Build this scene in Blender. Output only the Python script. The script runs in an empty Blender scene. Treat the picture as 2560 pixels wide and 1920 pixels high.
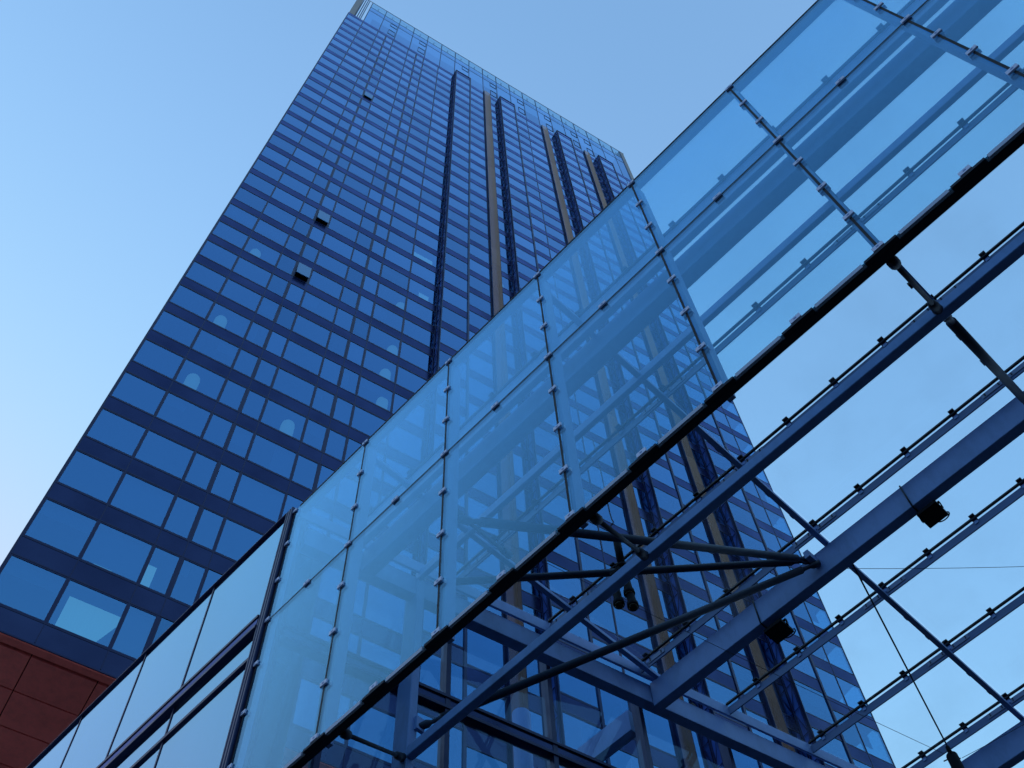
import bpy, math, random
from mathutils import Vector, Matrix
random.seed(7)
R = math.radians

# ------------------------------------------------------------------ camera, sky, sun, exposure
scene = bpy.context.scene
COL = scene.collection
CAMZ = 1.6
ROT = ((0.7204413235605013, -0.6087564581967366, -0.3322346669301053),
       (-0.6928187609581711, -0.6532300382475213, -0.3054385070607935),
       (-0.031088000430677602, 0.4502289325830877, -0.892371808437669))
FPX = 2822.2                                   # focal length in pixels of a 2560 wide frame
cam_data = bpy.data.cameras.new('camera')
cam = bpy.data.objects.new('camera', cam_data)
COL.objects.link(cam)
cam.matrix_world = Matrix.Translation((0, 0, CAMZ)) @ Matrix(ROT).to_4x4()
cam_data.sensor_width = 36.0
cam_data.lens = 36.0 * FPX / 2560.0
cam_data.clip_start = 0.1
cam_data.clip_end = 6000
scene.camera = cam

SUN_EL, SUN_AZ = 6.0, 90.0                    # degrees; azimuth counted from +x towards +y
world = bpy.data.worlds.new('World')
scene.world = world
world.use_nodes = True
wn, wl = world.node_tree.nodes, world.node_tree.links
wn.clear()
sky = wn.new('ShaderNodeTexSky')
sky.sky_type = 'NISHITA'
sky.sun_disc = False
sky.sun_elevation = R(SUN_EL)
sky.sun_rotation = R(90 - SUN_AZ)
sky.air_density = 1.0
sky.dust_density = 1.5
sky.ozone_density = 2.0
tintn = wn.new('ShaderNodeMix'); tintn.data_type = 'RGBA'; tintn.blend_type = 'MULTIPLY'
tintn.inputs[0].default_value = 1.0
tintn.inputs[7].default_value = (0.96, 1.05, 1.09, 1)
bg = wn.new('ShaderNodeBackground')
bg.inputs['Strength'].default_value = 0.15
wo = wn.new('ShaderNodeOutputWorld')
# low sky recoloured dim blue so the warm horizon does not light the steel
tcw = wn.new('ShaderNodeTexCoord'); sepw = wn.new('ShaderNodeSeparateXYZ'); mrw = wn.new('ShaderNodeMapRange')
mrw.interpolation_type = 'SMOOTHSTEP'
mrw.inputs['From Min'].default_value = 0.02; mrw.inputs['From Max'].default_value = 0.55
dimw = wn.new('ShaderNodeMix'); dimw.data_type = 'RGBA'; dimw.inputs[6].default_value = (0.16, 0.34, 0.62, 1)
wl.new(tcw.outputs['Generated'], sepw.inputs[0]); wl.new(sepw.outputs[2], mrw.inputs['Value']); wl.new(mrw.outputs[0], dimw.inputs[0])
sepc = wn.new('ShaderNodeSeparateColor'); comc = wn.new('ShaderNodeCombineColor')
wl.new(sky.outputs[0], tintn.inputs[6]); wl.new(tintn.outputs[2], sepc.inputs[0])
for ci, (cap, dist) in enumerate(((0.80, 0.32), (0.90, 0.36), (1.22, 0.40))):   # sky colour capped to dim the low sun's glow and its light
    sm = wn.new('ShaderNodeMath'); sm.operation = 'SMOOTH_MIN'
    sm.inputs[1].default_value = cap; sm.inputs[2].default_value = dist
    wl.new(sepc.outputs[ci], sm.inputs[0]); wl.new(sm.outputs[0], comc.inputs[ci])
wl.new(comc.outputs[0], dimw.inputs[7]); wl.new(dimw.outputs[2], bg.inputs[0]); wl.new(bg.outputs[0], wo.inputs[0])

sun_data = bpy.data.lights.new('sun', 'SUN')
sun_data.energy = 0.04
sun_data.angle = R(12)
sun_data.color = (1.0, 0.9, 0.8)
sun = bpy.data.objects.new('sun', sun_data)
COL.objects.link(sun)
sd = Vector((math.cos(R(SUN_EL)) * math.cos(R(SUN_AZ)), math.cos(R(SUN_EL)) * math.sin(R(SUN_AZ)), math.sin(R(SUN_EL))))
sun.rotation_euler = sd.to_track_quat('Z', 'Y').to_euler()
sun.location = (0, 0, 60)

vs = scene.view_settings
vs.view_transform = 'Standard'; vs.look = 'None'; vs.gamma = 1.0; vs.use_curve_mapping = False
vs.exposure = 2.47
scene.cycles.transparent_max_bounces = 40
scene.cycles.max_bounces = 10
scene.cycles.use_denoising = True

# ------------------------------------------------------------------ materials
def new_mat(name):
    m = bpy.data.materials.new(name); m.use_nodes = True
    m.node_tree.nodes.clear()
    return m, m.node_tree.nodes, m.node_tree.links

def math_node(n, l, op, a, b=None, clamp=False):
    k = n.new('ShaderNodeMath'); k.operation = op; k.use_clamp = clamp
    for i, v in enumerate((a, b)):
        if v is None: continue
        if isinstance(v, (int, float)): k.inputs[i].default_value = v
        else: l.new(v, k.inputs[i])
    return k.outputs[0]

def paint(name, col, rough=0.45, spec=0.5, metal=0.0, var=0.12, scale=3.0, stretch=(1, 1, 1), stint=None, glow=0.0, island=0.0, dirt=0.0):
    m, n, l = new_mat(name)
    out = n.new('ShaderNodeOutputMaterial'); b = n.new('ShaderNodeBsdfPrincipled')
    tc = n.new('ShaderNodeTexCoord'); mp = n.new('ShaderNodeMapping'); mp.inputs['Scale'].default_value = stretch
    nz = n.new('ShaderNodeTexNoise'); nz.inputs['Scale'].default_value = scale; nz.inputs['Detail'].default_value = 5
    l.new(tc.outputs['Object'], mp.inputs[0]); l.new(mp.outputs[0], nz.inputs['Vector'])
    mx = n.new('ShaderNodeMix'); mx.data_type = 'RGBA'
    mx.inputs[6].default_value = (*[c * (1 - var) for c in col], 1)
    mx.inputs[7].default_value = (*[min(1, c * (1 + var)) for c in col], 1)
    l.new(nz.outputs[0], mx.inputs[0]); res = mx.outputs[2]
    if dirt:                                                  # grime and run marks
        n2 = n.new('ShaderNodeTexNoise'); n2.inputs['Scale'].default_value = 2.2; n2.inputs['Detail'].default_value = 9; n2.inputs['Roughness'].default_value = 0.75
        m2 = n.new('ShaderNodeMapping'); m2.inputs['Scale'].default_value = (1.0, 1.0, 0.35); l.new(tc.outputs['Object'], m2.inputs[0]); l.new(m2.outputs[0], n2.inputs['Vector'])
        mr = n.new('ShaderNodeMapRange'); mr.inputs['From Min'].default_value = 0.45; mr.inputs['From Max'].default_value = 0.75
        mr.inputs['To Min'].default_value = 1.0; mr.inputs['To Max'].default_value = 1 - dirt; l.new(n2.outputs[0], mr.inputs['Value'])
        vm = n.new('ShaderNodeVectorMath'); vm.operation = 'SCALE'; l.new(res, vm.inputs[0]); l.new(mr.outputs[0], vm.inputs['Scale']); res = vm.outputs[0]
    if island:
        ge = n.new('ShaderNodeNewGeometry'); sc = math_node(n, l, 'MULTIPLY_ADD', ge.outputs['Random Per Island'], 2 * island); sc.node.inputs[2].default_value = 1 - island
        vm = n.new('ShaderNodeVectorMath'); vm.operation = 'SCALE'; l.new(res, vm.inputs[0]); l.new(sc, vm.inputs['Scale']); res = vm.outputs[0]
    l.new(res, b.inputs['Base Color'])
    rr = math_node(n, l, 'MULTIPLY_ADD', nz.outputs[0], 0.25)
    rr.node.inputs[2].default_value = rough - 0.12
    l.new(rr, b.inputs['Roughness'])
    b.inputs['Specular IOR Level'].default_value = spec
    b.inputs['Metallic'].default_value = metal
    if glow: b.inputs['Emission Color'].default_value = (0.62, 1.0, 0.90, 1); b.inputs['Emission Strength'].default_value = glow   # emission added in place of room lamps
    if stint: b.inputs['Specular Tint'].default_value = (*stint, 1)
    l.new(b.outputs[0], out.inputs[0])
    return m

def glass(name, tint, rmin, gain, rtint=(1, 1, 1), film=0.0, film_col=(0.6, 0.65, 0.7), film_scale=(0.6, 0.6, 0.12),
          wave=0.0, wave_scale=0.6, island=0.0, rough=0.0, gtint=(0.85, 0.95, 1.0)):
    """Coated flat glass: tinted see-through mixed with a mirror that grows towards grazing angles, plus a thin film of dirt."""
    m, n, l = new_mat(name)
    out = n.new('ShaderNodeOutputMaterial')
    geo = n.new('ShaderNodeNewGeometry'); tc = n.new('ShaderNodeTexCoord')
    dot = n.new('ShaderNodeVectorMath'); dot.operation = 'DOT_PRODUCT'
    l.new(geo.outputs['Normal'], dot.inputs[0]); l.new(geo.outputs['Incoming'], dot.inputs[1])
    c = math_node(n, l, 'ABSOLUTE', dot.outputs['Value'])
    f = math_node(n, l, 'POWER', math_node(n, l, 'SUBTRACT', 1.0, c, True), 5.0)
    fac = math_node(n, l, 'MULTIPLY_ADD', f, gain)
    fac.node.inputs[2].default_value = rmin
    if island:
        r = math_node(n, l, 'MULTIPLY_ADD', geo.outputs['Random Per Island'], island)
        r.node.inputs[2].default_value = 1 - island / 2
        fac = math_node(n, l, 'MULTIPLY', fac, r)
    fac = math_node(n, l, 'MINIMUM', fac, 0.97)
    rc = n.new('ShaderNodeMix'); rc.data_type = 'RGBA'      # a mirror at grazing angles loses its tint
    rc.inputs[6].default_value = (*rtint, 1); rc.inputs[7].default_value = (*gtint, 1); l.new(f, rc.inputs[0])
    tr = n.new('ShaderNodeBsdfTransparent'); tr.inputs[0].default_value = (*tint, 1)
    gl = n.new('ShaderNodeBsdfGlossy'); l.new(rc.outputs[2], gl.inputs['Color']); gl.inputs['Roughness'].default_value = rough
    if wave:
        nz = n.new('ShaderNodeTexNoise'); nz.inputs['Scale'].default_value = wave_scale; nz.inputs['Detail'].default_value = 1
        l.new(tc.outputs['Object'], nz.inputs['Vector'])
        bp = n.new('ShaderNodeBump'); bp.inputs['Strength'].default_value = wave; bp.inputs['Distance'].default_value = 0.05
        l.new(nz.outputs[0], bp.inputs['Height']); l.new(bp.outputs[0], gl.inputs['Normal'])
    mix = n.new('ShaderNodeMixShader')
    l.new(fac, mix.inputs[0]); l.new(tr.outputs[0], mix.inputs[1]); l.new(gl.outputs[0], mix.inputs[2])
    res = mix.outputs[0]
    if film:
        mp = n.new('ShaderNodeMapping'); mp.inputs['Scale'].default_value = film_scale
        l.new(tc.outputs['Object'], mp.inputs[0])
        nf = n.new('ShaderNodeTexNoise'); nf.inputs['Scale'].default_value = 1.6; nf.inputs['Detail'].default_value = 6
        l.new(mp.outputs[0], nf.inputs['Vector'])
        df = n.new('ShaderNodeBsdfDiffuse'); df.inputs[0].default_value = (*film_col, 1)
        tl = n.new('ShaderNodeBsdfTranslucent'); tl.inputs[0].default_value = (*film_col, 1)
        ad = n.new('ShaderNodeMixShader'); ad.inputs[0].default_value = 0.4
        l.new(df.outputs[0], ad.inputs[1]); l.new(tl.outputs[0], ad.inputs[2])
        if film < 0.2:                                        # smears and run marks: patchy, not even
            mr = n.new('ShaderNodeMapRange'); mr.inputs['From Min'].default_value = 0.46; mr.inputs['From Max'].default_value = 0.78
            l.new(nf.outputs[0], mr.inputs['Value']); ff = math_node(n, l, 'MULTIPLY', mr.outputs[0], 5 * film)
        else: ff = math_node(n, l, 'MULTIPLY', nf.outputs[0], 2 * film)
        m2 = n.new('ShaderNodeMixShader')
        l.new(ff, m2.inputs[0]); l.new(res, m2.inputs[1]); l.new(ad.outputs[0], m2.inputs[2])
        res = m2.outputs[0]
    l.new(res, out.inputs[0])
    return m

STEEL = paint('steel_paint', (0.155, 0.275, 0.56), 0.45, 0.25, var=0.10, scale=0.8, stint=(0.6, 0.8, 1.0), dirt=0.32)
STEEL_TUBE = paint('tube_paint', (0.026, 0.038, 0.062), 0.5, 0.25, stint=(0.45, 0.65, 1.0), var=0.12, scale=1.5)
RAIL = paint('rail_paint', (0.016, 0.021, 0.032), 0.6, 0.15, stint=(0.45, 0.65, 1.0))
GASKET = paint('black_gasket', (0.006, 0.007, 0.012), 0.6, 0.2)
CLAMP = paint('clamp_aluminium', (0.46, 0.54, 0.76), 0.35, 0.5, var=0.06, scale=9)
PURLIN = paint('purlin_paint', (0.065, 0.12, 0.26), 0.45, 0.25, var=0.2, scale=0.8, stint=(0.6, 0.8, 1.0))
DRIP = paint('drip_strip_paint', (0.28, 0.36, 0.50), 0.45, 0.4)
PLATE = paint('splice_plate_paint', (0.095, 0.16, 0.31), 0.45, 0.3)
LATTICE = paint('lattice_navy', (0.018, 0.030, 0.12), 0.5, 0.3, stint=(0.3, 0.45, 1.0))
BLACKM = paint('black_metal', (0.0035, 0.004, 0.006), 0.7, 0.12, stint=(0.45, 0.65, 1.0))
CABLE = paint('cable_sheath', (0.012, 0.02, 0.03), 0.6, 0.3)
G_FASCIA = glass('fascia_glass', (0.80, 0.925, 0.95), 0.012, 2.0, (0.34, 0.70, 1.0), film=0.013, film_col=(0.42, 0.62, 0.85), gtint=(0.34, 0.70, 1.0), wave=0.03, wave_scale=0.4)
G_ROOF = glass('roof_glass', (0.93, 0.975, 0.985), 0.01, 0.35, film=0.012)
G_TOWER = glass('tower_glass', (0.16, 0.36, 0.50), 0.34, 1.10, (0.19, 0.50, 0.98), wave=0.03, wave_scale=0.25, island=0.24)
G_BAY = glass('bay_side_glass', (0.14, 0.24, 0.42), 0.12, 0.4, (0.2, 0.4, 0.95), wave=0.05)
G_CROWN = glass('crown_glass', (0.45, 0.66, 0.78), 0.10, 0.5, (0.6, 0.85, 1.0))
G_SASH = glass('open_sash_glass', (0.2, 0.35, 0.45), 0.30, 0.6, (0.5, 0.75, 1.0), gtint=(0.65, 0.85, 1.0))
G_WING = glass('wing_glass', (0.10, 0.22, 0.40), 0.42, 0.9, (0.40, 0.74, 1.0), gtint=(0.5, 0.8, 1.0), film=0.01, wave=0.05, wave_scale=0.5, island=0.06)
G_SCREEN = glass('screen_glass', (0.58, 0.78, 0.92), 0.05, 0.5, (0.40, 0.65, 1.0), gtint=(0.45, 0.7, 1.0), film=0.01, wave=0.03)
SPANDREL = glass('spandrel_panel', (0, 0, 0), 0.13, 1.75, (0.25, 0.34, 0.80), gtint=(0.58, 0.62, 1.0), film=0.35, film_col=(0.014, 0.020, 0.075), film_scale=(.3, .3, .3), rough=0.22)
MULLION = paint('mullion_navy', (0.008, 0.012, 0.045), 0.4, 0.4, stint=(0.3, 0.42, 1.0))
FRAME = paint('window_frame_navy', (0.010, 0.015, 0.055), 0.4, 0.4, stint=(0.3, 0.42, 1.0))
PALE = paint('glowing_plaster', (0.62, 0.68, 0.62), 0.7, 0.2, var=0.05, glow=0.06)  # columns are no lamps; glow added so they read brighter behind the glass
CURTAIN = paint('glowing_curtain', (0.55, 0.62, 0.60), 0.9, 0.1, var=0.15, scale=5, stretch=(3, 3, .1), glow=0.10)  # curtains glow slightly, standing in for room light
BLIND = paint('window_blind', (0.20, 0.24, 0.29), 0.9, 0.1, var=0.08)
BAYSIDE = paint('bay_side_panel', (0.050, 0.105, 0.40), 0.3, 0.6, var=0.35, scale=0.5, stint=(0.3, 0.5, 1.0))
INTERIOR = paint('dark_interior', (0.035, 0.045, 0.06), 0.8, 0.2)
SLAB = paint('ceiling_slab', (0.06, 0.07, 0.085), 0.8, 0.2)
CORE = paint('building_side', (0.05, 0.07, 0.13), 0.5, 0.4)
BEIGE = paint('beige_panel', (0.42, 0.40, 0.37), 0.6, 0.3, var=0.06)
COPING = paint('coping_metal', (0.42, 0.37, 0.36), 0.5, 0.4)
WHITE = paint('pale_trim', (0.55, 0.58, 0.66), 0.45, 0.4)
LOUVRE = paint('louvre_metal', (0.30, 0.29, 0.28), 0.5, 0.4)

def lens_mat():
    m, n, l = new_mat('lamp_lens')
    out = n.new('ShaderNodeOutputMaterial'); b = n.new('ShaderNodeBsdfPrincipled')
    b.inputs['Base Color'].default_value = (0.10, 0.085, 0.06, 1); b.inputs['Roughness'].default_value = 0.12
    b.inputs['Metallic'].default_value = 0.9
    l.new(b.outputs[0], out.inputs[0]); return m
LENS = lens_mat()

def brown_mat():
    m, n, l = new_mat('perforated_brown_cladding')
    out = n.new('ShaderNodeOutputMaterial'); b = n.new('ShaderNodeBsdfPrincipled')
    tc = n.new('ShaderNodeTexCoord'); sx = n.new('ShaderNodeSeparateXYZ')
    l.new(tc.outputs['Object'], sx.inputs[0])
    w = n.new('ShaderNodeTexWave'); w.wave_type = 'BANDS'; w.bands_direction = 'Z'
    w.inputs['Scale'].default_value = 2.6; w.inputs['Distortion'].default_value = 0.15
    l.new(tc.outputs['Object'], w.inputs['Vector'])
    fl = math_node(n, l, 'FLOOR', math_node(n, l, 'MULTIPLY', sx.outputs[2], 1 / 3.4))
    wnz = n.new('ShaderNodeTexWhiteNoise'); wnz.noise_dimensions = '1D'; l.new(fl, wnz.inputs['W'])
    mx = n.new('ShaderNodeMix'); mx.data_type = 'RGBA'
    mx.inputs[6].default_value = (0.54, 0.32, 0.19, 1); mx.inputs[7].default_value = (0.70, 0.43, 0.26, 1)
    l.new(wnz.outputs[0], mx.inputs[0])
    mx2 = n.new('ShaderNodeMix'); mx2.data_type = 'RGBA'; mx2.inputs[7].default_value = (0.16, 0.12, 0.09, 1)
    l.new(math_node(n, l, 'MULTIPLY', math_node(n, l, 'POWER', w.outputs[1], 3.0), 0.55), mx2.inputs[0])
    l.new(mx.outputs[2], mx2.inputs[6]); l.new(mx2.outputs[2], b.inputs['Base Color'])
    b.inputs['Roughness'].default_value = 0.5; b.inputs['Metallic'].default_value = 0.25
    bp = n.new('ShaderNodeBump'); bp.inputs['Strength'].default_value = 0.4; bp.inputs['Distance'].default_value = 0.02
    l.new(w.outputs[1], bp.inputs['Height']); l.new(bp.outputs[0], b.inputs['Normal'])
    geo = n.new('ShaderNodeNewGeometry'); dt = n.new('ShaderNodeVectorMath'); dt.operation = 'DOT_PRODUCT'
    l.new(geo.outputs['Normal'], dt.inputs[0]); l.new(geo.outputs['Incoming'], dt.inputs[1])
    holes = math_node(n, l, 'MULTIPLY', math_node(n, l, 'ABSOLUTE', dt.outputs['Value']), 1.7)   # round holes close up when seen at a slant
    tr = n.new('ShaderNodeBsdfTransparent'); mxs = n.new('ShaderNodeMixShader')
    l.new(math_node(n, l, 'MINIMUM', holes, 0.78), mxs.inputs[0]); l.new(b.outputs[0], mxs.inputs[1]); l.new(tr.outputs[0], mxs.inputs[2])
    l.new(mxs.outputs[0], out.inputs[0]); return m
BROWN = brown_mat()

RED = paint('red_soffit_panel', (0.85, 0.15, 0.12), 0.5, 0.5, var=0.12, scale=0.25, island=0.14, dirt=0.3)
GROOVE = paint('soffit_groove', (0.05, 0.012, 0.012), 0.7, 0.2)

def ground_mat():
    m, n, l = new_mat('bounce_paving')
    out = n.new('ShaderNodeOutputMaterial'); b = n.new('ShaderNodeBsdfPrincipled')
    tc = n.new('ShaderNodeTexCoord'); br = n.new('ShaderNodeTexBrick')
    br.inputs['Scale'].default_value = 1.0; br.inputs['Brick Width'].default_value = 0.6; br.inputs['Row Height'].default_value = 0.3
    br.inputs['Mortar Size'].default_value = 0.008
    br.inputs['Color1'].default_value = (0.42, 0.42, 0.41, 1); br.inputs['Color2'].default_value = (0.50, 0.49, 0.48, 1)
    br.inputs['Mortar'].default_value = (0.04, 0.04, 0.04, 1)
    l.new(tc.outputs['Object'], br.inputs['Vector']); l.new(br.outputs[0], b.inputs['Base Color'])
    b.inputs['Roughness'].default_value = 0.8
    l.new(b.outputs[0], out.inputs[0]); return m
BOUNCE_PAVING = ground_mat()
ASPHALT = paint('asphalt', (0.022, 0.023, 0.026), 0.85, 0.3, var=0.25, scale=2.0)

# ------------------------------------------------------------------ mesh helpers
class MB:
    """Collects boxes, bars and tubes in world coordinates; build() links them as ONE mesh object."""
    def __init__(self): self.v = []; self.f = []; self.m = []; self.mats = []; self.s = []
    def mi(self, mat):
        if mat not in self.mats: self.mats.append(mat)
        return self.mats.index(mat)
    def quad(self, pts, mat):
        o = len(self.v); self.v += [Vector(p) for p in pts]; self.f.append(tuple(range(o, o + len(pts)))); self.m.append(self.mi(mat)); self.s.append(False)
    def para(self, o, a, b, c, mat):
        o, a, b, c = Vector(o), Vector(a), Vector(b), Vector(c)
        if a.cross(b).dot(c) < 0: a, b = b, a
        k = len(self.v)
        self.v += [o, o + a, o + a + b, o + b, o + c, o + a + c, o + a + b + c, o + b + c]
        for q in ((0, 3, 2, 1), (4, 5, 6, 7), (0, 1, 5, 4), (1, 2, 6, 5), (2, 3, 7, 6), (3, 0, 4, 7)):
            self.f.append(tuple(k + i for i in q)); self.m.append(self.mi(mat)); self.s.append(False)
    def box(self, x0, x1, y0, y1, z0, z1, mat):
        self.para((x0, y0, z0), (x1 - x0, 0, 0), (0, y1 - y0, 0), (0, 0, z1 - z0), mat)
    def tube(self, p, q, r, mat, n=14, r2=None):
        p, q = Vector(p), Vector(q); d = (q - p).normalized(); r2 = r if r2 is None else r2
        u = d.orthogonal().normalized(); w = d.cross(u); k = len(self.v); mi = self.mi(mat)
        for c, rr in ((p, r), (q, r2)):
            for i in range(n):
                a = 2 * math.pi * i / n
                self.v.append(c + (u * math.cos(a) + w * math.sin(a)) * rr)
        for i in range(n):
            j = (i + 1) % n
            self.f.append((k + i, k + j, k + n + j, k + n + i)); self.m.append(mi); self.s.append(True)
        self.f.append(tuple(k + i for i in reversed(range(n)))); self.m.append(mi); self.s.append(False)
        self.f.append(tuple(k + n + i for i in range(n))); self.m.append(mi); self.s.append(False)
    def path(self, pts, r, mat, n=8):
        for a, b in zip(pts[:-1], pts[1:]): self.tube(a, b, r, mat, n)
    def lathe(self, p, axis, prof, mat, n=18):
        p = Vector(p); d = Vector(axis).normalized(); u = d.orthogonal().normalized(); w = d.cross(u); k = len(self.v); mi = self.mi(mat)
        for h, r in prof:
            for i in range(n):
                a = 2 * math.pi * i / n
                self.v.append(p + d * h + (u * math.cos(a) + w * math.sin(a)) * max(r, 1e-4))
        for s in range(len(prof) - 1):
            for i in range(n):
                j = (i + 1) % n
                self.f.append((k + s * n + i, k + s * n + j, k + (s + 1) * n + j, k + (s + 1) * n + i)); self.m.append(mi); self.s.append(True)
        self.f.append(tuple(k + i for i in reversed(range(n)))); self.m.append(mi); self.s.append(False)
        self.f.append(tuple(k + (len(prof) - 1) * n + i for i in range(n))); self.m.append(mi); self.s.append(False)
    def build(self, name, parent=None, bevel=0.0, origin=None):
        base = Vector((0, 0, 0)); p = parent
        while p is not None: base += p.location; p = p.parent
        off = Vector(origin) - base if origin is not None else Vector((0, 0, 0))
        me = bpy.data.meshes.new(name)
        me.from_pydata([tuple(v - base - off) for v in self.v], [], self.f)
        for m in self.mats: me.materials.append(m)
        me.polygons.foreach_set('material_index', self.m)
        me.polygons.foreach_set('use_smooth', self.s)
        me.update()
        o = bpy.data.objects.new(name, me); COL.objects.link(o)
        o.location = off
        if parent is not None: o.parent = parent
        if bevel:
            b = o.modifiers.new('bevel', 'BEVEL'); b.width = bevel; b.segments = 1; b.limit_method = 'ANGLE'; b.angle_limit = R(50)
        return o

def thing(name, loc, label, cat, group=None):
    o = bpy.data.objects.new(name, None); COL.objects.link(o); o.location = loc
    o.empty_display_size = 0.3
    return tag(o, label, cat, group)

def tag(o, label, cat, group=None):
    o['label'] = label; o['category'] = cat
    if group: o['group'] = group
    return o

def px(p):
    """Pixel of a world point in the 2560 x 1920 frame (used only to rank windows by size)."""
    c = Matrix(ROT).transposed() @ (Vector(p) - Vector((0, 0, CAMZ)))
    return (1280 + FPX * c.x / -c.z, 960 - FPX * c.y / -c.z) if c.z < -0.1 else (-9999, -9999)

# ------------------------------------------------------------------ ground
g = MB(); g.quad([(-3000, -3000, 0), (3000, -3000, 0), (3000, 3000, 0), (-3000, 3000, 0)], ASPHALT)
go = g.build('ground'); go['kind'] = 'structure'; go['label'] = 'dark asphalt ground'
g = MB(); g.quad([(-60, 16, .004), (3.6, 16, .004), (3.6, 110, .004), (-60, 110, .004)], BOUNCE_PAVING)  # unseen paved sheet, added and made pale to bounce light up to the soffit
go = g.build('bounce_pavement'); go['kind'] = 'structure'; go['label'] = 'pale paved sheet added under the tower to bounce light onto the soffit'

# ------------------------------------------------------------------ tower frame of reference
D = 26.5
TA = R(-12.776827154930007)
TD = Vector((math.cos(TA), math.sin(TA), 0)); TN = Vector((-math.sin(TA), math.cos(TA), 0))
UPV = Vector((0, 0, 1))
def TP(t, z, out=0.0):
    """Facade point: t and z in units of the facade distance, out = metres in front of the facade plane."""
    return TD * (t * D) + TN * (D - out) + UPV * (z * D + CAMZ)
def tslab(mb, t0, t1, z0, z1, back, front, mat):
    mb.para(TP(t0, z0, back), TP(t1, z0, back) - TP(t0, z0, back), UPV * ((z1 - z0) * D), -TN * (front - back), mat)

tower = thing('office_tower', TP(-0.08, -CAMZ / D), 'tall blue glass tower with brown vertical strips and a red soffit', 'tower')
ST, WH, Z0 = 0.1284, 0.0885, 1.082
NF = 34
SOF = 1.040
T_L, T_R, T_SOF = -0.080, 1.5265, 0.42
BAY_OUT = 0.0237 * D
MAIN = [(-0.0785, -0.003), (-0.003, 0.077), (0.077, 0.118), (0.118, 0.1555), (0.1555, 0.2355), (0.2355, 0.278), (0.278, 0.317),
        (0.317, 0.395), (0.395, 0.4795)]
MAIN2 = [(0.5555, 0.641), (0.677, 0.7215), (0.800, 0.881), (0.881, 0.966), (1.001, 1.0445), (1.124, 1.2115), (1.2445, 1.286), (1.3675, 1.459), (1.459, 1.5265)]
BAYS = [(0.4795, 0.5555), (0.7215, 0.800), (1.0445, 1.124), (1.286, 1.3675)]
STRIPS = [(0.641, 0.677), (0.966, 1.001), (1.2115, 1.2445)]
KLOW = -8
TOPB = 5.462                                               # top of the projecting bays
def zrow(k): return Z0 + ST * k
OPEN = {(13, 3), (10, 3), (24, 3)}

# windows ------------------------------------------------------------------
wins = []
for k in range(KLOW, NF):
    for i, (a, b) in enumerate(MAIN):
        if k >= 0: wins.append((k, a, b, 0.0, (k, i) in OPEN))
    for (a, b) in MAIN2:
        wins.append((k, a, b, 0.0, False))
    for (a, b) in BAYS:
        if zrow(k) + WH < TOPB: wins.append((k, a, b, BAY_OUT, False))
def area(w):
    k, a, b, o, _ = w
    q = [px(TP(t, z, o)) for t, z in ((a, zrow(k)), (b, zrow(k)), (b, zrow(k) + WH), (a, zrow(k) + WH))]
    cx = sum(p[0] for p in q) / 4; cy = sum(p[1] for p in q) / 4
    if not (0 < cx < 2560 and 0 < cy < 1920): return 0
    s = abs(sum(q[i][0] * q[(i + 1) % 4][1] - q[(i + 1) % 4][0] * q[i][1] for i in range(4))) / 2
    top = 1273 - 0.9815 * (cx - 739)                      # the canopy and the wing hide or veil what lies below this line
    return s * (1.0 if cy < top else (0.4 if cx > 700 else 0.0))
ranked = sorted((w for w in wins if not w[4]), key=area, reverse=True)
big = set(ranked[:97])
def pane(mb, a, b, z0, z1, out, mat):
    mb.quad([TP(a, z0, out), TP(b, z0, out), TP(b, z1, out), TP(a, z1, out)], mat)
FW = 0.055 / D
def frame(mb, a, b, z0, z1, out, mat, w=FW, proud=0.016):
    for (t0, t1, y0, y1) in ((a, b, z0, z0 + w), (a, b, z1 - w, z1), (a, a + w, z0 + w, z1 - w), (b - w, b, z0 + w, z1 - w)):
        tslab(mb, t0, t1, y0, y1, out - 0.06, out + proud, mat)
rest = MB()
for w in ranked:
    k, a, b, o, _ = w
    z = zrow(k)
    if w in big:
        m = MB(); pane(m, a, b, z, z + WH, o, G_TOWER)
        wo_ = m.build('window', tower)
        m = MB(); frame(m, a + .0006, b - .0006, z + .0004, z + WH - .0004, o, FRAME); m.build('frame', wo_)
        if random.random() < 0.30:
            m = MB(); dz = WH * random.choice((.25, .35, .5, .5, .8)); ww = (b - a) * random.choice((1, 1, .5)); a0 = a + .002 if random.random() < .5 else b - .002 - (ww - .004)
            tslab(m, a0, a0 + ww - .004, z + WH - .003 - dz, z + WH - .003, o - 0.22, o - 0.19, BLIND); m.build('blind', wo_)
    else:
        pane(rest, a, b, z, z + WH, o, G_TOWER)
ro = rest.build('windows', tower); ro['kind'] = 'stuff'
bl = MB()
for k, a, b, o, _ in ranked:
    if (k, a, b, o, _) in big or random.random() > 0.28: continue
    z = zrow(k); dz = WH * random.choice((.3, .45, .6, .9)); w2 = b - a - .005
    a0 = a + .0025; w2 *= random.choice((1, 1, .5))
    tslab(bl, a0, a0 + w2, z + WH - .003 - dz, z + WH - .003, o - 0.22, o - 0.19, BLIND)
bo = bl.build('blinds', tower); bo['kind'] = 'stuff'
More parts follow.
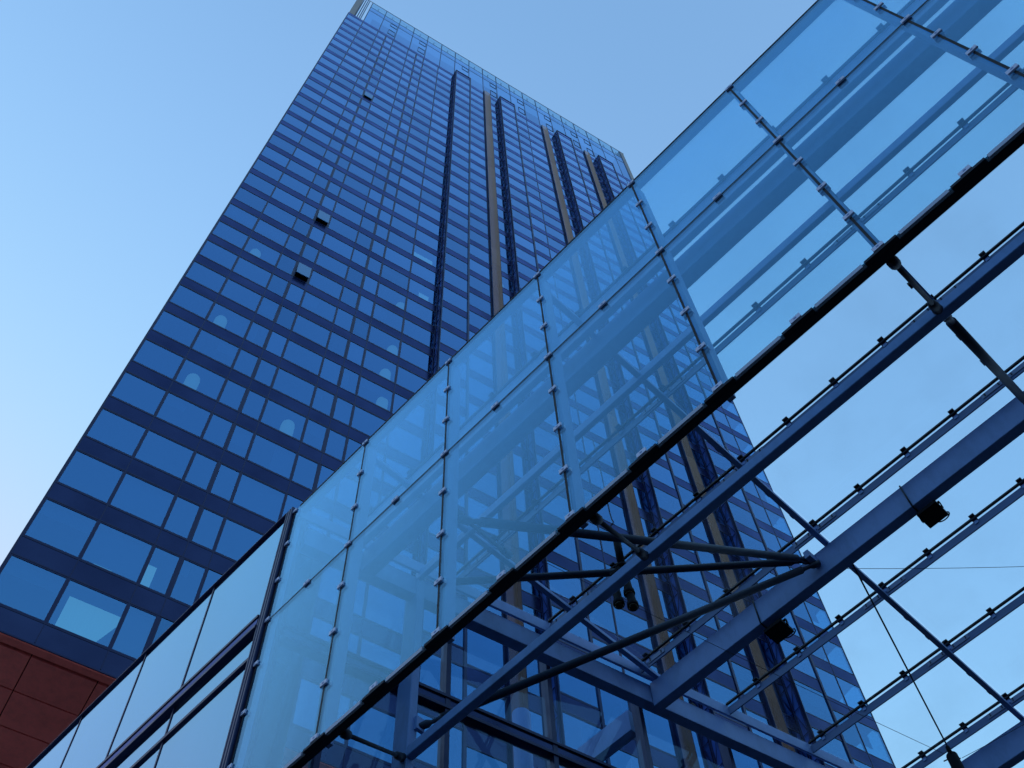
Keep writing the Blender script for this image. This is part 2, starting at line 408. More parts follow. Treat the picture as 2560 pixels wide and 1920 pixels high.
for k, tilt in ((13, 6), (10, 7), (24, 3.5)):                                     # the three top-hung windows that stand open
    a, b = MAIN[3]; z = zrow(k)
    m = MB(); frame(m, a + .0006, b - .0006, z + .0004, z + WH - .0004, 0.0, FRAME, w=0.07 / D)
    wo_ = m.build('window', tower); wo_['label'] = 'top-hung window standing open'
    h = WH * D - 0.1; s = 0.95
    hinge = TP(a + .003, z + WH - .003, 0.06); wv = TP(b - .003, 0, 0) - TP(a + .003, 0, 0)
    dn = (-UPV * math.cos(R(tilt)) - TN * math.sin(R(tilt)))
    nrm = wv.cross(dn).normalized()
    m = MB(); m.para(hinge, wv, dn * (h * s), nrm * 0.04, G_SASH)
    so = m.build('sash', wo_)

# spandrels, with a dark rail above and below each window row ---------------
RL = 0.06 / D
spans = []
for k in range(KLOW, NF + 1):
    z1 = zrow(k); z0 = z1 - (ST - WH)
    segs = [(a, b, 0.0) for a, b in MAIN2] + [(a, b, BAY_OUT) for a, b in BAYS if z1 < TOPB]
    if k >= 0: segs.append((MAIN[0][0], MAIN[-1][1], 0.0))
    spans += [(k, a, b, o, z0, z1) for a, b, o in segs]
def span_area(s):
    k, a, b, o, z0, z1 = s
    q = [px(TP(t, z, o)) for t, z in ((a, z0), (b, z0), (b, z1), (a, z1))]
    cx = min(max(sum(p[0] for p in q) / 4, 0), 2560); cy = sum(p[1] for p in q) / 4
    if max(p[1] for p in q) < 0 or min(p[1] for p in q) > 1920 or max(p[0] for p in q) < 0: return 0
    s = abs(sum(q[i][0] * q[(i + 1) % 4][1] - q[(i + 1) % 4][0] * q[i][1] for i in range(4))) / 2
    return s * (1.0 if cy < 1273 - 0.9815 * (cx - 739) else (0.4 if cx > 700 else 0.0))
spans.sort(key=span_area, reverse=True)
far = MB()
for i, (k, a, b, o, z0, z1) in enumerate(spans):
    m = MB() if i < 100 else far
    for _ in (0,):
        tslab(m, a, b, z0 + RL, z1 - RL, o - 0.10, o + 0.012, SPANDREL)
        tslab(m, a, b, z0, z0 + RL, o - 0.10, o + 0.022, MULLION)
        tslab(m, a, b, z1 - RL, z1, o - 0.10, o + 0.022, MULLION)
    if i < 100: m.build('spandrel', tower)
fo = far.build('spandrels', tower); fo['kind'] = 'stuff'

# mullions -------------------------------------------------------------------
ZTOP = 5.445
def mullion(t, z0, z1, out=0.0, w=0.13, name='mullion'):
    m = MB(); h = w / D / 2
    tslab(m, t - h, t + h, z0, z1, out - 0.10, out + 0.010, MULLION)
    tslab(m, t - 0.018 / D, t + 0.018 / D, z0, z1, out + 0.010, out + 0.026, MULLION)
    m.build(name, tower)
for t, w in ((-0.0785, .12), (-0.003, .11), (0.077, .11), (0.118, .2), (0.1555, .13), (0.2355, .11), (0.278, .2), (0.317, .15), (0.395, .13)):
    mullion(t, SOF + .006, ZTOP, w=w)
for t in (0.641, 0.677, 0.881, 0.966, 1.001, 1.2115, 1.2445, 1.459, 1.5265):
    mullion(t, zrow(KLOW), ZTOP, w=.11)

# projecting bays --------------------------------------------------------------
for a, b in BAYS:
    m = MB(); zb = zrow(KLOW)
    # corner posts and top cap of the projecting bay
    tslab(m, a - .0005, a + .0015, zb, TOPB, BAY_OUT - 0.10, BAY_OUT + 0.07, MULLION)
    tslab(m, b - .003, b + .002, zb, TOPB, BAY_OUT - 0.10, BAY_OUT + 0.07, MULLION)
    tslab(m, a - .002, b + .002, TOPB, TOPB + .004, BAY_OUT - 0.1, BAY_OUT + 0.03, MULLION)
    tslab(m, a - .001, b + .001, TOPB - .002, TOPB, 0.02, BAY_OUT - 0.1, BAYSIDE)
    bo = m.build('projecting_bay', tower)
    for side, t in (('left', a), ('right', b)):
        s = MB()
        s.quad([TP(t, zb, 0.08), TP(t, zb, BAY_OUT - 0.10), TP(t, TOPB, BAY_OUT - 0.10), TP(t, TOPB, 0.08)], BAYSIDE)
        so = s.build('side_glazing', bo)
        s = MB()
        x0, x1 = 0.04, BAY_OUT - 0.12; mid = (x0 + x1) / 2
        sg = -1 if side == 'left' else 1
        def bar(z0, y0, z1, y1, r=0.022):
            s.tube(TP(t, z0, y0) + TD * (0.05 * sg), TP(t, z1, y1) + TD * (0.05 * sg), r, LATTICE, 6)
        bar(zb, x0, TOPB, x0, .03); bar(zb, x1, TOPB, x1, .03)
        half = ST / 2
        nseg = int((TOPB - zb) / half)
        for q in range(nseg):
            z = TOPB - q * half
            bar(z, x0, z, x1, .024)
            if q % 2 == 0: bar(z, x0, z - half, x1)
            else: bar(z, x1, z - half, x0)
        s.build('lattice', bo)

# brown cladding strips -------------------------------------------------------------
for a, b in STRIPS:
    m = MB(); m.quad([TP(a + .0025, zrow(KLOW), .205), TP(b - .0025, zrow(KLOW), .205), TP(b - .0025, 5.475, .205), TP(a + .0025, 5.475, .205)], BROWN)
    tslab(m, a + .0015, a + .0024, zrow(KLOW), 5.475, -0.10, 0.215, FRAME); tslab(m, b - .0024, b - .0015, zrow(KLOW), 5.475, -0.10, 0.215, FRAME); co = m.build('cladding_strip', tower)
    m = MB(); tslab(m, a + .003, b - .003, zrow(KLOW), 5.473, -0.16, -0.11, SPANDREL); m.build('backing_panel', co)

# interior: slabs, back wall, glazed end, columns, curtains ----------------------------
m = MB(); tslab(m, T_L + .002, T_R - .002, SOF + .002, 5.80, -4.4, -4.2, INTERIOR)
tslab(m, T_SOF, T_R - .002, -CAMZ / D, SOF, -4.4, -4.2, INTERIOR); m.build('inner_wall', tower)
m = MB()
for k in range(KLOW, NF + 1):
    z1 = zrow(k) - .006; z0 = z1 - .020
    tslab(m, (T_L + .004) if k >= 0 else T_SOF, T_R - .004, z0, z1, -4.19, -0.12, SLAB)
m.build('floor_slabs', tower)
m = MB()
for k in range(KLOW, NF):
    for t in (0.118, 0.317, 0.4795, 0.677, 0.881, 1.06, 1.2445, 1.40):
        if k < 0 and t < T_SOF: continue
        tslab(m, t - .001, t + .001, zrow(k) - .006, zrow(k) + ST - .026, -4.19, -0.5, INTERIOR)
m.build('partition', tower)
m = MB()
tslab(m, T_L, T_R, SOF + .02, 5.80, -20, -4.4, CORE)
tslab(m, T_SOF, T_R, -CAMZ / D, SOF + .02, -20, -4.4, CORE)
tslab(m, T_L, T_L + .0015, SOF + .02, ZTOP, -4.4, -0.11, CORE)
m.build('core', tower)
m = MB(); m.quad([TP(T_R, zrow(KLOW), -4.4), TP(T_R, zrow(KLOW), -.1), TP(T_R, ZTOP, -.1), TP(T_R, ZTOP, -4.4)], G_CROWN); m.build('end_glazing', tower)
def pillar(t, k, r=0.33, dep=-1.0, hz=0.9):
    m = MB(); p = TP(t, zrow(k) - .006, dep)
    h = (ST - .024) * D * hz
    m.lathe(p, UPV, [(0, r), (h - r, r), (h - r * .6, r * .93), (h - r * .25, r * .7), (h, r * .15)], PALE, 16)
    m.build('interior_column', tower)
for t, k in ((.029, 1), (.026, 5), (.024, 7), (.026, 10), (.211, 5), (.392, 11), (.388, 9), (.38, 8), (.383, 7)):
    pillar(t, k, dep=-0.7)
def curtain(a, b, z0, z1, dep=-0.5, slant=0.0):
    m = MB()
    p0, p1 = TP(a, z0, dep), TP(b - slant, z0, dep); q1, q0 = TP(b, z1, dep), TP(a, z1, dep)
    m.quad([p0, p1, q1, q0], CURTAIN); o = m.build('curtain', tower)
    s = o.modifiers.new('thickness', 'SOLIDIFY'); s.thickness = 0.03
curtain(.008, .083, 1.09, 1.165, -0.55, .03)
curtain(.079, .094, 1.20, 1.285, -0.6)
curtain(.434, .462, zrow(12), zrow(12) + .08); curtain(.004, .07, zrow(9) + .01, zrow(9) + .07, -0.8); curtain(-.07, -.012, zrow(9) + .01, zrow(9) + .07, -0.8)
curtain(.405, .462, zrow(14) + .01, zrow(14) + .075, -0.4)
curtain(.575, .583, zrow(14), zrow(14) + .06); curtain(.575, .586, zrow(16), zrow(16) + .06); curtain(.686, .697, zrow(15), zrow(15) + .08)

# soffit ------------------------------------------------------------------------------
m = MB()
sw, sd_ = 0.0805 * D, 1.55
nt = int((T_SOF - T_L) * D / sw) + 1
for i in range(nt):
    a = T_L + i * .0805; b = min(a + .0805, T_SOF)
    for j in range(13):
        y0, y1 = -0.35 - j * sd_, -0.35 - (j + 1) * sd_
        tslab(m, a + .0006, b - .0006, SOF - .002, SOF + .004, y1 + .02, y0 - .02, RED)
tslab(m, T_L, T_SOF, SOF + .0005, SOF + .004, -0.32, -0.01, RED)
tslab(m, T_L, T_SOF, SOF + .0045, SOF + .008, -20.6, 0.0, GROOVE)
m.build('soffit', tower, bevel=0.012)

# crown ------------------------------------------------------------------------------------
RIM = 6.012
lat = [-0.003 + .0805 * i for i in range(20)]
m = MB()
for i in range(19):
    a, b = lat[i], min(lat[i + 1], 1.497)
    if i == 18: a, b = lat[18], 1.497
    pane(m, a, b, 5.447, 5.872, 0.0, G_TOWER)
m.build('crown_glazing', tower)
m = MB()
for i in range(19):
    a, b = lat[i], min(lat[i + 1], 1.497)
    pane(m, a, b, 5.872, RIM, 0.0, G_CROWN)
m.build('parapet_glazing', tower)
for i, t in enumerate(lat[:19]):
    mullion(t, ZTOP, RIM, w=.10)
m = MB()
for z in (5.775, 5.872): tslab(m, -.003, 1.497, z, z + .0022, 0.0, 0.025, WHITE)
m.build('crown_rail', tower)
m = MB(); tslab(m, T_L, 1.530, RIM, RIM + .005, -0.03, 0.03, COPING); m.build('coping', tower, bevel=.02)
m = MB()
for i in range(19):
    tslab(m, lat[i] + .038, lat[i] + .042, 5.90, RIM, -0.5, -0.3, WHITE)
    tslab(m, lat[i] + .004, lat[i] + .076, 5.885, 5.897, -0.5, -0.3, WHITE)
m.build('parapet_bracket', tower)
m = MB()
for i in (2, 4, 7, 9, 11, 13, 15, 16):
    t = lat[i] - .040
    for (z0, z1) in ((5.50, 5.60), (5.70, 5.775)):
        frame(m, t, lat[i] - .004, z0, z1, 0.0, MULLION, w=.05 / D, proud=.04)
m.build('vent_frame', tower)
m = MB(); tslab(m, .03, T_R - .05, ZTOP + .01, 5.80, -4.2, -0.9, INTERIOR); m.build('plant_room', tower)
m = MB()
tslab(m, -.0785, -.052, ZTOP, RIM, -2.5, -0.05, BEIGE)
m.build('corner_pier', tower)
m = MB()
for t in (-.050, -.040, -.030, -.022):
    tslab(m, t, t + .004, ZTOP, RIM, -0.5, 0.0, MULLION)
m.build('corner_post', tower)
m = MB(); tslab(m, 1.503, 1.5265, ZTOP, RIM, -2.5, 0.0, BEIGE); tslab(m, 1.497, 1.5025, ZTOP, RIM, -1.0, 0.05, MULLION); m.build('corner_pier', tower)

# ------------------------------------------------------------------ canopy frame of reference
U = 4.0
def C(x, y, z): return Vector((x * U, y * U, z * U + CAMZ))
def cbox(mb, x0, x1, y0, y1, z0, z1, mat):
    mb.box(x0 * U, x1 * U, y0 * U, y1 * U, z0 * U + CAMZ, z1 * U + CAMZ, mat)
ZT, ZM, ZB = 3.232, 2.648, 1.893
JY = [-1.175, -0.777, -0.380, 0.003, 0.388, 0.784, 1.184, 1.586, 1.950]
tdx, tdy = TD.x, TD.y; tnx, tny = TN.x, TN.y
def tnd(dist, td): return (tnx * dist + tdx * td, tny * dist + tdy * td)
def yend(x, dist=2.10): return (dist - tnx * x) / tny

canopy = thing('glass_canopy', (1.455 * U, 1.87 * U, 0), 'steel and glass entrance canopy with a hanging glass front and clamped panes', 'canopy')

# hanging glass front
gap = 0.0030
for i in range(len(JY) - 1):
    for z0, z1 in ((ZB, ZM), (ZM, ZT)):
        m = MB(); cbox(m, 1.0, 1.0045, JY[i] + gap, JY[i + 1] - gap, z0 + gap, z1 - gap, G_FASCIA)
        m.build('front_pane', canopy)
fins = []
CZ_UP = [3.033, 2.840]; CZ_LO = [2.457, 2.266, 2.077]
def clamp(mb, y, z, wide=0.024, high=0.0140):
    cbox(mb, 0.9945, 0.9993, y - wide / 2, y + wide / 2, z - high / 2, z + high / 2, CLAMP)
    cbox(mb, 0.9938, 0.9945, y - .003, y + .003, z - .002, z + .002, STEEL)
    cbox(mb, 1.005, 1.012, y - wide / 2, y + wide / 2, z - high / 2, z + high / 2, CLAMP)
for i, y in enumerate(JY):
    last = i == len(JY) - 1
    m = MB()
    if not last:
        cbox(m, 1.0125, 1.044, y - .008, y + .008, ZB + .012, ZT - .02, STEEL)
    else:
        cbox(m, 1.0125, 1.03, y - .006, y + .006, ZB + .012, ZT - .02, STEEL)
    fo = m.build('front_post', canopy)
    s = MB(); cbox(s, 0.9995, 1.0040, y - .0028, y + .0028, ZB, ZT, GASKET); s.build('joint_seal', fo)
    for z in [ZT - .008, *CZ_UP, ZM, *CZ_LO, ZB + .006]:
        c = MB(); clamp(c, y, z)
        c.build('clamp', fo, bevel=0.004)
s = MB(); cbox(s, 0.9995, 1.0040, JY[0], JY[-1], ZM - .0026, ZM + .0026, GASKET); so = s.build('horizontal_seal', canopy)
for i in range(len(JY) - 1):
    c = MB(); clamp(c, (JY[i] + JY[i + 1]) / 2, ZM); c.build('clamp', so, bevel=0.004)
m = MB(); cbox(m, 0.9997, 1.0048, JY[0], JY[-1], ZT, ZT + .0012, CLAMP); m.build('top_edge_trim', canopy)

# bottom rail
m = MB(); cbox(m, 1.0055, 1.0245, JY[0], JY[-1], ZB - .010, ZB + .012, RAIL)
rail = m.build('bottom_rail', canopy, bevel=0.006)
for i in range(len(JY) - 1):
    ym = (JY[i] + JY[i + 1]) / 2
    for a, b in ((JY[i], ym), (ym, JY[i + 1])):
        s = MB(); cbox(s, 0.9960, 1.0000, a + .042, b - .042, ZB - .0145, ZB - .0022, DRIP); s.build('drip_strip', rail)
    c = MB(); clamp(c, ym, ZB + .006); c.build('clamp', rail, bevel=0.004)
    for y in (ym, JY[i]):
        s = MB(); cbox(s, 0.9955, 1.0055, y - .036, y + .036, ZB - .011, ZB - .003, RAIL); s.build('bracket_plate', rail)

# roof purlins with clips, splice plates, gaskets and panes
XG = [1.003, 1.192, 1.578, 1.964, 2.345, 2.737, 3.122, 3.503, 3.889]
RY = [-0.79, 0.0, 0.795, 1.592]
Y0R = -1.22
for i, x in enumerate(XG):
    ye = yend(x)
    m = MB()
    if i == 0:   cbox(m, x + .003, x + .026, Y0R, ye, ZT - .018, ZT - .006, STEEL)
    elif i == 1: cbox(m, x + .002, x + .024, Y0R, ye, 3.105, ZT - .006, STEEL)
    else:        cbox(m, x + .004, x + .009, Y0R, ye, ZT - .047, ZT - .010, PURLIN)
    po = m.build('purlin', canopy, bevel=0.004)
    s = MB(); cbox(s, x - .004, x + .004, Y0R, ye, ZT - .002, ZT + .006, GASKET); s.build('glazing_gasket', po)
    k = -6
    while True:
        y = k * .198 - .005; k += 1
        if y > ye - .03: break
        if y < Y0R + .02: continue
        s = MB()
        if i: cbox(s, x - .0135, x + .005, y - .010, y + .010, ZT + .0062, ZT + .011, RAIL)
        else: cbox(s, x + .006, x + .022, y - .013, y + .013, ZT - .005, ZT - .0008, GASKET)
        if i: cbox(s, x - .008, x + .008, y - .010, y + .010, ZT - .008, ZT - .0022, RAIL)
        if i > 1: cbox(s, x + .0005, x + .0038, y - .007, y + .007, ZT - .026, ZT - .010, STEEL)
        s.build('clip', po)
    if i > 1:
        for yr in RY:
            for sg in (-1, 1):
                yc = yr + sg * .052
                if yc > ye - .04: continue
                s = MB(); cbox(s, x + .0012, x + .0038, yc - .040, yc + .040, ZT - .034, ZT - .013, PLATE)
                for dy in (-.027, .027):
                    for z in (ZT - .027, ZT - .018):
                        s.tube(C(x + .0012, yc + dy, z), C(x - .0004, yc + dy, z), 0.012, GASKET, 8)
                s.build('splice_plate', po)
for i in range(len(XG) - 1):
    ys = [Y0R, *RY]
    x0, x1 = XG[i] + .005, XG[i + 1] - .005
    for j in range(len(ys)):
        a = ys[j] + .004
        if j + 1 < len(ys) and ys[j + 1] < yend(x1) - .02: b0 = b1 = ys[j + 1] - .004
        else: b0, b1 = yend(x0), yend(x1)
        if b1 - a < .05: continue
        m = MB()
        p = [C(x0, a, ZT), C(x1, a, ZT), C(x1, b1, ZT), C(x0, b0, ZT)]
        k = len(m.v); m.v += p + [q + UPV * .02 for q in p]
        for q in ((3, 2, 1, 0), (4, 5, 6, 7), (0, 1, 5, 4), (1, 2, 6, 5), (2, 3, 7, 6), (3, 0, 4, 7)):
            m.f.append(q); m.m.append(m.mi(G_ROOF)); m.s.append(False)
        m.build('roof_pane', canopy)
        if j + 1 < len(ys) and ys[j + 1] >= yend(x1) - .02: break

# rafters
for y in RY:
    xe = min(3.95, (2.10 - tny * y) / tnx)
    m = MB()
    w = .0095
    cbox(m, 1.012, xe, y - w, y + w, ZT - .058, ZT - .041, STEEL)
    cbox(m, 1.012, xe, y + w - .004, y + w, ZT - .041, ZT - .012, STEEL)
    ro = m.build('rafter', canopy, bevel=0.003)
    s = MB()
    for x in [xx for xx in XG[2:] if xx < xe - .1]:
        for dx in (.14, .27):
            cbox(s, x + dx, x + dx + .02, y + w + .0005, y + w + .009, ZT - .030, ZT - .018, GASKET)
    s.build('clip', ro)

# main box beams
def ybeam(x, w, z0, z1, y0, y1, mat=STEEL, name='box_beam', bevel=0.006):
    m = MB(); cbox(m, x, x + w, y0, y1, z0, z1, mat); return m.build(name, canopy, bevel=bevel)
Z1B, Z0B = 3.170, 3.054
ybeam(1.251, .047, Z0B, Z1B, -1.5, yend(1.27, 2.119))
b1 = ybeam(2.397, .040, Z0B, Z1B, -1.5, yend(2.41, 2.119))
ybeam(3.573, .040, Z0B, Z1B, -1.5, yend(3.59, 2.119))
for y in (.62, .885):
    pass
# upper and lower beams on the column line
ybeam(1.455, .0185, 3.157, 3.200, -1.5, 1.85, name='upper_beam')
low = ybeam(1.455, .0260, 2.336, 2.372, -1.5, 1.832, name='lower_beam')
# edge trimmer and the beam along the podium
def xbar(dist, wd, z0, z1, td0, td1, name, mat=STEEL, bevel=0.006):
    m = MB(); a = tnd(dist, td0); p = C(a[0], a[1], z0)
    m.para(p, TD * ((td1 - td0) * U), TN * (wd * U), UPV * ((z1 - z0) * U), mat); return m.build(name, canopy, bevel=bevel)
td_corner = 1.0 * tdx + 1.93 * tdy
xbar(2.103, .010, ZT - .050, ZT + .004, td_corner, 3.75, 'edge_trimmer')
xbar(2.120, .041, 3.075, 3.170, td_corner + .05, 3.75, 'edge_beam')
# short pegs that carry the rafters on the box beams
for x in (2.410, 3.586):
    for y in RY[:3]:
        m = MB(); m.tube(C(x + .004, y, Z1B), C(x + .004, y, ZT - .0585), 0.045, STEEL, 12); m.tube(C(x + .004, y, ZT - .075), C(x + .004, y, ZT - .0586), 0.07, STEEL, 12); m.build('rafter_peg', canopy)
# columns
m = MB(); cbox(m, 1.457, 1.488, 1.834, 1.900, -CAMZ / U, 3.156, STEEL)
col = m.build('column', canopy, bevel=0.01)

# tie tubes with forked ends
def tie(p, q, r=0.052, fork=0.32, name='tie_tube'):
    p, q = Vector(p), Vector(q); d = (q - p).normalized()
    m = MB(); m.tube(p + d * fork, q - d * fork, r, STEEL_TUBE, 18)
    o = m.build(name, canopy)
    for e, sgn in ((p, 1), (q, -1)):
        s = MB()
        s.lathe(e + d * sgn * fork * 1.02, -d * sgn, [(0, r * .9), (.05, r * .55), (fork * .45, r * .5), (fork * .6, r * .95), (fork * .95, r * .8), (fork, r * .3)], STEEL_TUBE, 14)
        s.build('fork_end', o)
    return o
NODE = C(2.394, .845, 3.118)
tie(C(1.046, 1.178, 2.372), C(2.372, .862, 3.128))
tie(C(1.49, 1.80, 3.125), C(2.380, .850, 3.118))
tie(C(1.489, 1.833, 2.468), C(2.388, .838, 3.105))
tie(C(1.478, 0.0, 2.356), C(2.396, 0.0, 3.10))
m = MB()
m.para(C(2.335, .862, 3.100), (.062 * U, 0, 0), (0, -.020 * U, .0), (0, 0, .034 * U), STEEL); m.build('gusset_plate', canopy)
m = MB(); m.para(C(1.478, 1.822, 2.455), (.03 * U, 0, 0), (0, .012 * U, 0), (0, 0, .05 * U), STEEL); m.build('gusset_plate', canopy)
# thin rods from the bottom rail up to the lower beam
def rod(p, q, r=0.022):
    p, q = Vector(p), Vector(q); d = (q - p).normalized(); L = (q - p).length
    m = MB(); m.tube(p, q, r, RAIL, 10)
    o = m.build('brace_rod', canopy)
    s = MB(); s.lathe(q - d * .42, d, [(0, r), (.08, r * 2.0), (.22, r * 2.2), (.24, r * 1.5), (.40, r * 2.4), (.44, r)], RAIL, 12)
    s.build('turnbuckle', o)
    s = MB(); s.lathe(p, d, [(0, r), (.03, r * 2.1), (.16, r * 2.1), (.22, r)], RAIL, 12); s.build('fork_end', o)
rod(C(1.027, .748, 1.885), C(1.456, .925, 2.345))
rod(C(1.027, .002, 1.885), C(1.456, .003, 2.350))
rod(C(1.027, 1.52, 1.885), C(1.458, 1.85, 2.345))
rod(C(1.027, -.76, 1.885), C(1.456, -.93, 2.345))
rod(C(1.045, 1.184, 2.41), C(1.456, 1.40, 2.84))

# ------------------------------------------------------------------ podium: west wing and glazed screen
pod = thing('podium_building', (1.0 * U, 3.2 * U, 0), 'low glass podium with reflective panes beside the canopy', 'building')
WY = [1.992, 2.400, 2.802, 3.206, 3.606, 4.006, 4.406]
WT = 3.253
ZTA, ZTB, ZTC = 2.706, 2.648, 2.515
rows = [(ZTA, WT - .006), (ZTC + .008, ZTB), (1.86, ZTC - .008), (1.2, 1.852), (.5, 1.192), (-.38, .49)]
for i in range(len(WY) - 1):
    for z0, z1 in rows:
        m = MB(); cbox(m, 1.0, 1.006, WY[i] + .005, WY[i + 1] - .005, z0, z1, G_WING); m.build('window', pod)
for i, y in enumerate(WY):
    if i == 0: continue
    m = MB(); cbox(m, .9975, 1.012, y - .0034, y + .0034, -.38, WT - .004, MULLION); m.build('mullion', pod)
m = MB(); cbox(m, .989, 1.014, WY[0], WY[-1], ZTB + .012, ZTA - .012, SPANDREL)
cbox(m, .986, 1.014, WY[0], WY[-1], ZTA - .0118, ZTA, MULLION); cbox(m, .986, 1.014, WY[0], WY[-1], ZTB, ZTB + .0118, MULLION); m.build('transom', pod)
for z in (ZTC, 1.856, 1.196, .495):
    m = MB(); cbox(m, .992, 1.013, WY[0], WY[-1], z - .0078, z + .0058, MULLION); m.build('transom', pod)
m = MB(); cbox(m, .990, 1.045, WY[0], WY[-1], WT - .004, WT + .004, MULLION); m.build('roof_edge', pod, bevel=.01)
m = MB()
for y0, y1 in ((1.956, 1.966), (1.968, 1.980), (1.982, 1.9915)):
    cbox(m, .990, 1.05, y0, y1, -.38, WT + .004, MULLION)
m.build('corner_post', pod, bevel=.01)
m = MB(); cbox(m, 1.16, 1.20, 2.05, WY[-1], -.38, WT - .02, INTERIOR); m.build('inner_wall', pod)
m = MB()
for z in (WT - .03, ZTB, 1.83, 1.17, .47): cbox(m, 1.02, 1.155, 2.05, WY[-1], z, z + .02, SLAB)
m.build('floor_slabs', pod)
# screen under the edge beam
SD = 2.185
def xq(mb, d0, d1, td0, td1, z0, z1, mat):
    a = tnd(d0, td0); mb.para(C(a[0], a[1], z0), TD * ((td1 - td0) * U), TN * ((d1 - d0) * U), UPV * ((z1 - z0) * U), mat)
SX = [.60, .783, 1.176, 1.572, 1.965, 2.362, 2.755, 3.148, 3.541]
SZ = [(2.728, 3.16), (2.16, 2.668), (1.5, 2.10), (.8, 1.44), (.1, .74), (-.38, .06)]
for i in range(len(SX) - 1):
    for z0, z1 in SZ:
        m = MB(); a = tnd(SD, SX[i]); b = tnd(SD, SX[i + 1])
        m.quad([C(a[0], a[1], z0), C(b[0], b[1], z0), C(b[0], b[1], z1), C(a[0], a[1], z1)], G_SCREEN); m.build('screen_pane', pod)
for td in SX:
    m = MB(); xq(m, SD - .012, SD + .03, td - .0085, td + .0085, -.38, 3.16, MULLION); m.build('mullion', pod)
for z1, z0 in ((2.728, 2.668), (2.16, 2.10), (1.5, 1.44), (.8, .74), (.1, .06)):
    m = MB(); xq(m, SD - .010, SD + .02, SX[0], SX[-1], z0 + .012, z1 - .012, SPANDREL)
    xq(m, SD - .016, SD + .02, SX[0], SX[-1], z1 - .0118, z1, MULLION); xq(m, SD - .016, SD + .02, SX[0], SX[-1], z0, z0 + .0118, MULLION)
    m.build('transom', pod)
# beam and round column standing inside the screen
m = MB(); xa = 2.397
cbox(m, xa, xa + .04, yend(xa, 2.23), yend(xa, 2.23) + .55, 3.03, 3.13, STEEL); m.build('inner_beam', pod)
m = MB(); m.tube(C(2.05, 1.95, -CAMZ / U), C(2.05, 1.95, 3.02), .13, STEEL, 20); m.build('inner_column', pod)

# ------------------------------------------------------------------ lamps and cables
def floodlight(x, y, label):
    o = thing('floodlight', C(x, y, Z0B), label, 'floodlight', 'floodlights under the box beam')
    c = C(x + .012, y, Z0B - .030)
    m = MB(); hx, hy = .145, .15
    m.box(c.x - hx, c.x + hx, c.y - hy, c.y + hy, c.z - .03, c.z + .035, BLACKM)
    for k in range(6):
        yy = c.y - hy + .03 + k * .046
        m.box(c.x - hx + .02, c.x + hx - .02, yy, yy + .012, c.z + .035, c.z + .06, BLACKM)
    m.build('housing', o, bevel=.01)
    m = MB()
    for s in (-1, 1): m.box(c.x - .02, c.x + .02, c.y + s * (hy + .004), c.y + s * (hy + .016), c.z - .01, Z0B * U + CAMZ - .012, BLACKM)
    m.box(c.x - .02, c.x + .02, c.y - hy - .016, c.y + hy + .016, Z0B * U + CAMZ - .012, Z0B * U + CAMZ - .002, BLACKM)
    m.build('bracket', o)
    m = MB()
    xl, xr, zt, zb = 2.397 * U - .012, 2.437 * U + .012, Z1B * U + CAMZ + .012, Z0B * U + CAMZ - .006
    m.path([(xl, c.y + .12, zb), (xl, c.y + .12, zt), (xr, c.y + .12, zt), (xr, c.y + .12, zb), (xl, c.y + .12, zb)], .011, CABLE, 6)
    m.build('strap', o)
    m = MB(); pts = []
    for k in range(11):
        a = math.pi * 1.2 * k / 10 - .2
        pts.append((c.x + hx + .02 + .05 * math.sin(a), c.y - .05 + .09 * math.cos(a) - .02, c.z + .02 + .02 * k / 10))
    m.path(pts, .009, CABLE, 6); m.build('power_lead', o)
    m = MB(); m.box(c.x - hx + .02, c.x + hx - .02, c.y - hy + .02, c.y + hy - .02, c.z - .034, c.z - .030, GASKET); m.build('lens', o)
floodlight(2.435, .448, 'black square floodlight under the box beam against open sky')
floodlight(2.433, 1.095, 'black square floodlight under the box beam in front of the tower')

def ray_at(x, y, X):
    d = Matrix(ROT) @ Vector(((x - 1280) / FPX, -(y - 960) / FPX, -1.0)); d = d * (X * U / d.x)
    return d + Vector((0, 0, CAMZ))
top = ray_at(1541, 1347, 1.60); bot = ray_at(1554, 1418, 1.60); bot = Vector((top.x, top.y, bot.z))
spot = thing('spotlight_cluster', top, 'black hanging cluster of three spotlights below a long cylinder', 'spotlight')
m = MB(); m.lathe(top, -UPV, [(0, .02), (.02, .045), (top.z - bot.z, .045)], BLACKM, 18); m.build('cylinder_body', spot)
heads = [ray_at(1548, 1512, 1.585), ray_at(1574, 1486, 1.60), ray_at(1583, 1517, 1.60)]
m = MB(); m.lathe(bot + UPV * .01, -UPV, [(0, .045), (.01, .075), (.05, .08), (.06, .03), (bot.z - heads[1].z - .2, .03)], BLACKM, 16)
m.box(bot.x - .09, bot.x + .06, bot.y - .02, bot.y + .12, bot.z - .13, bot.z - .08, BLACKM); m.build('mounting_collar', spot)
for hp in heads:
    d = Vector((-.05, -.05, -1)).normalized(); p = hp - d * .34
    m = MB(); m.lathe(p, d, [(0, .02), (.02, .040), (.27, .050), (.28, .062), (.335, .064), (.345, .059)], BLACKM, 18); so = m.build('spotlight', spot)
    m = MB(); m.lathe(p + d * .3451, d, [(0, .055), (.008, .042), (.013, .006)], LENS, 16); m.build('lens', so)

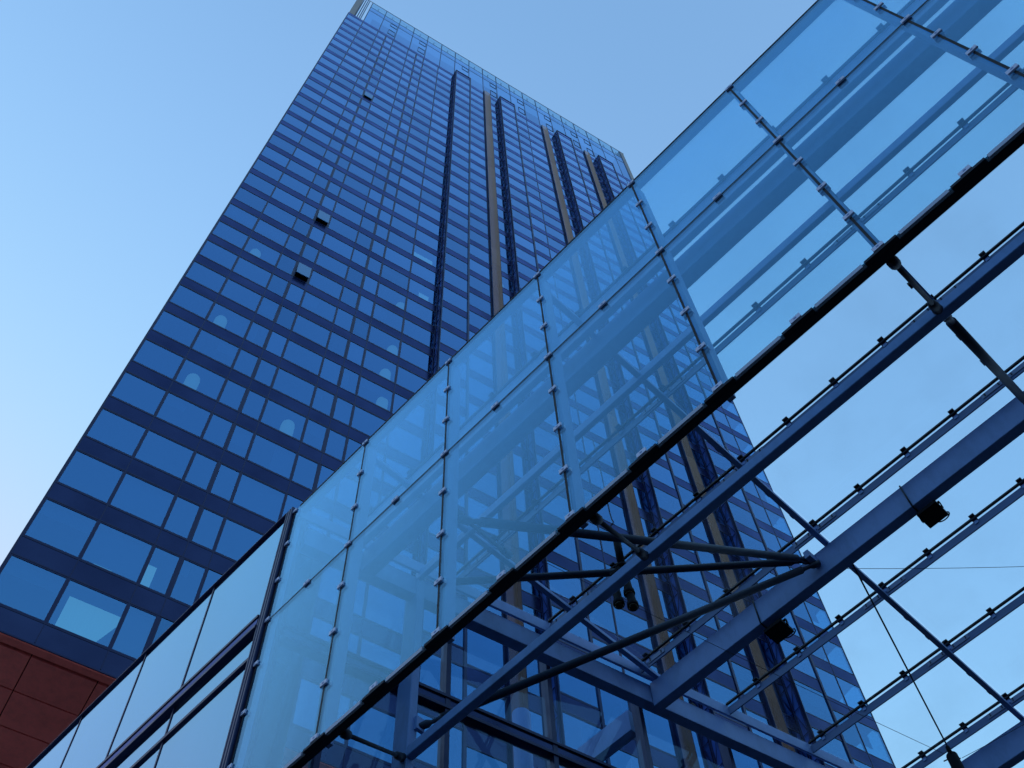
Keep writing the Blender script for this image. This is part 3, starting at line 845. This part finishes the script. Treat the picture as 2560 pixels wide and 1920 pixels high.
lp = C(3.265, 1.006, 2.945)
lamp = thing('hanging_lamp', lp, 'black cylindrical lamp hanging by guy wires in the bottom right corner', 'lamp')
m = MB(); m.lathe(lp, -UPV, [(0, .04), (.012, .075), (.03, .082), (.95, .085), (.97, .07)], BLACKM, 20); m.build('housing', lamp)
m = MB(); m.lathe(lp + UPV * .16, -UPV, [(0, .02), (.02, .03), (.16, .035)], BLACKM, 12); m.build('cable_gland', lamp)
m = MB()
for a in (-.4, 1.6, 3.5):
    d = Vector((math.cos(a), math.sin(a), .1)); m.tube(lp + d * .07 - UPV * .05, lp + d * .14 - UPV * .045, .010, BLACKM, 6)
m.build('wire_lug', lamp)
gp = C(3.503, 1.078, 3.19)
m = MB()
pts = [gp, gp + Vector((-.02, .05, -.25)), gp + Vector((-.05, .14, -.55)), gp + Vector((-.25, .12, -.78)), lp + Vector((.12, .06, .02)), lp + Vector((.03, .02, .10)), lp + Vector((0, 0, .16))]
def smooth(pts, n=6):
    P = [Vector(p) for p in pts]; P = [P[0]] + P + [P[-1]]; out = []
    for i in range(1, len(P) - 2):
        for k in range(n):
            t = k / n; a, b, c, d = P[i - 1], P[i], P[i + 1], P[i + 2]
            out.append(.5 * ((2 * b) + (c - a) * t + (2 * a - 5 * b + 4 * c - d) * t * t + (3 * b - a - 3 * c + d) * t ** 3))
    return out + [P[-2]]
m.path(smooth(pts), .013, CABLE, 8)
m.path([C(2.435, .755, 3.05), gp], .012, CABLE, 8)
tag(m.build('power_cable', None, origin=gp), 'dark cable running from the box beam down to the corner lamp', 'cable')
m = MB(); t0 = Vector(top)
m.path(smooth([ray_at(1482, 1100, 1.72), ray_at(1500, 1170, 1.66), ray_at(1524, 1280, 1.62), ray_at(1533, 1306, 1.61), ray_at(1527, 1315, 1.61), ray_at(1535, 1330, 1.60), t0]), .008, CABLE, 8)
tag(m.build('power_cable', None, origin=t0), 'thin looping cable hanging above the spotlight cluster', 'cable')
def wire(p, q, sag, label, r=.004):
    m = MB(); p, q = Vector(p), Vector(q)
    m.path([p.lerp(q, k / 12) - UPV * (sag * 4 * (k / 12) * (1 - k / 12)) for k in range(13)], r, CABLE, 5)
    tag(m.build('guy_wire', None, origin=p), label, 'wire', 'guy wires of the corner lamp')
wire(lp + Vector((-.13, .05, -.04)), C(1.475, 1.55, 3.16), .05, 'thin wire from the corner lamp across to the column side')
wire(lp + Vector((.13, -.08, -.04)), C(3.56, .55, 3.12), .02, 'thin wire from the corner lamp up to the right edge')
wire(C(2.43, .79, 3.06), C(3.55, -.30, 3.10), .12, 'thin slack wire crossing the open sky from the box beam to the right')
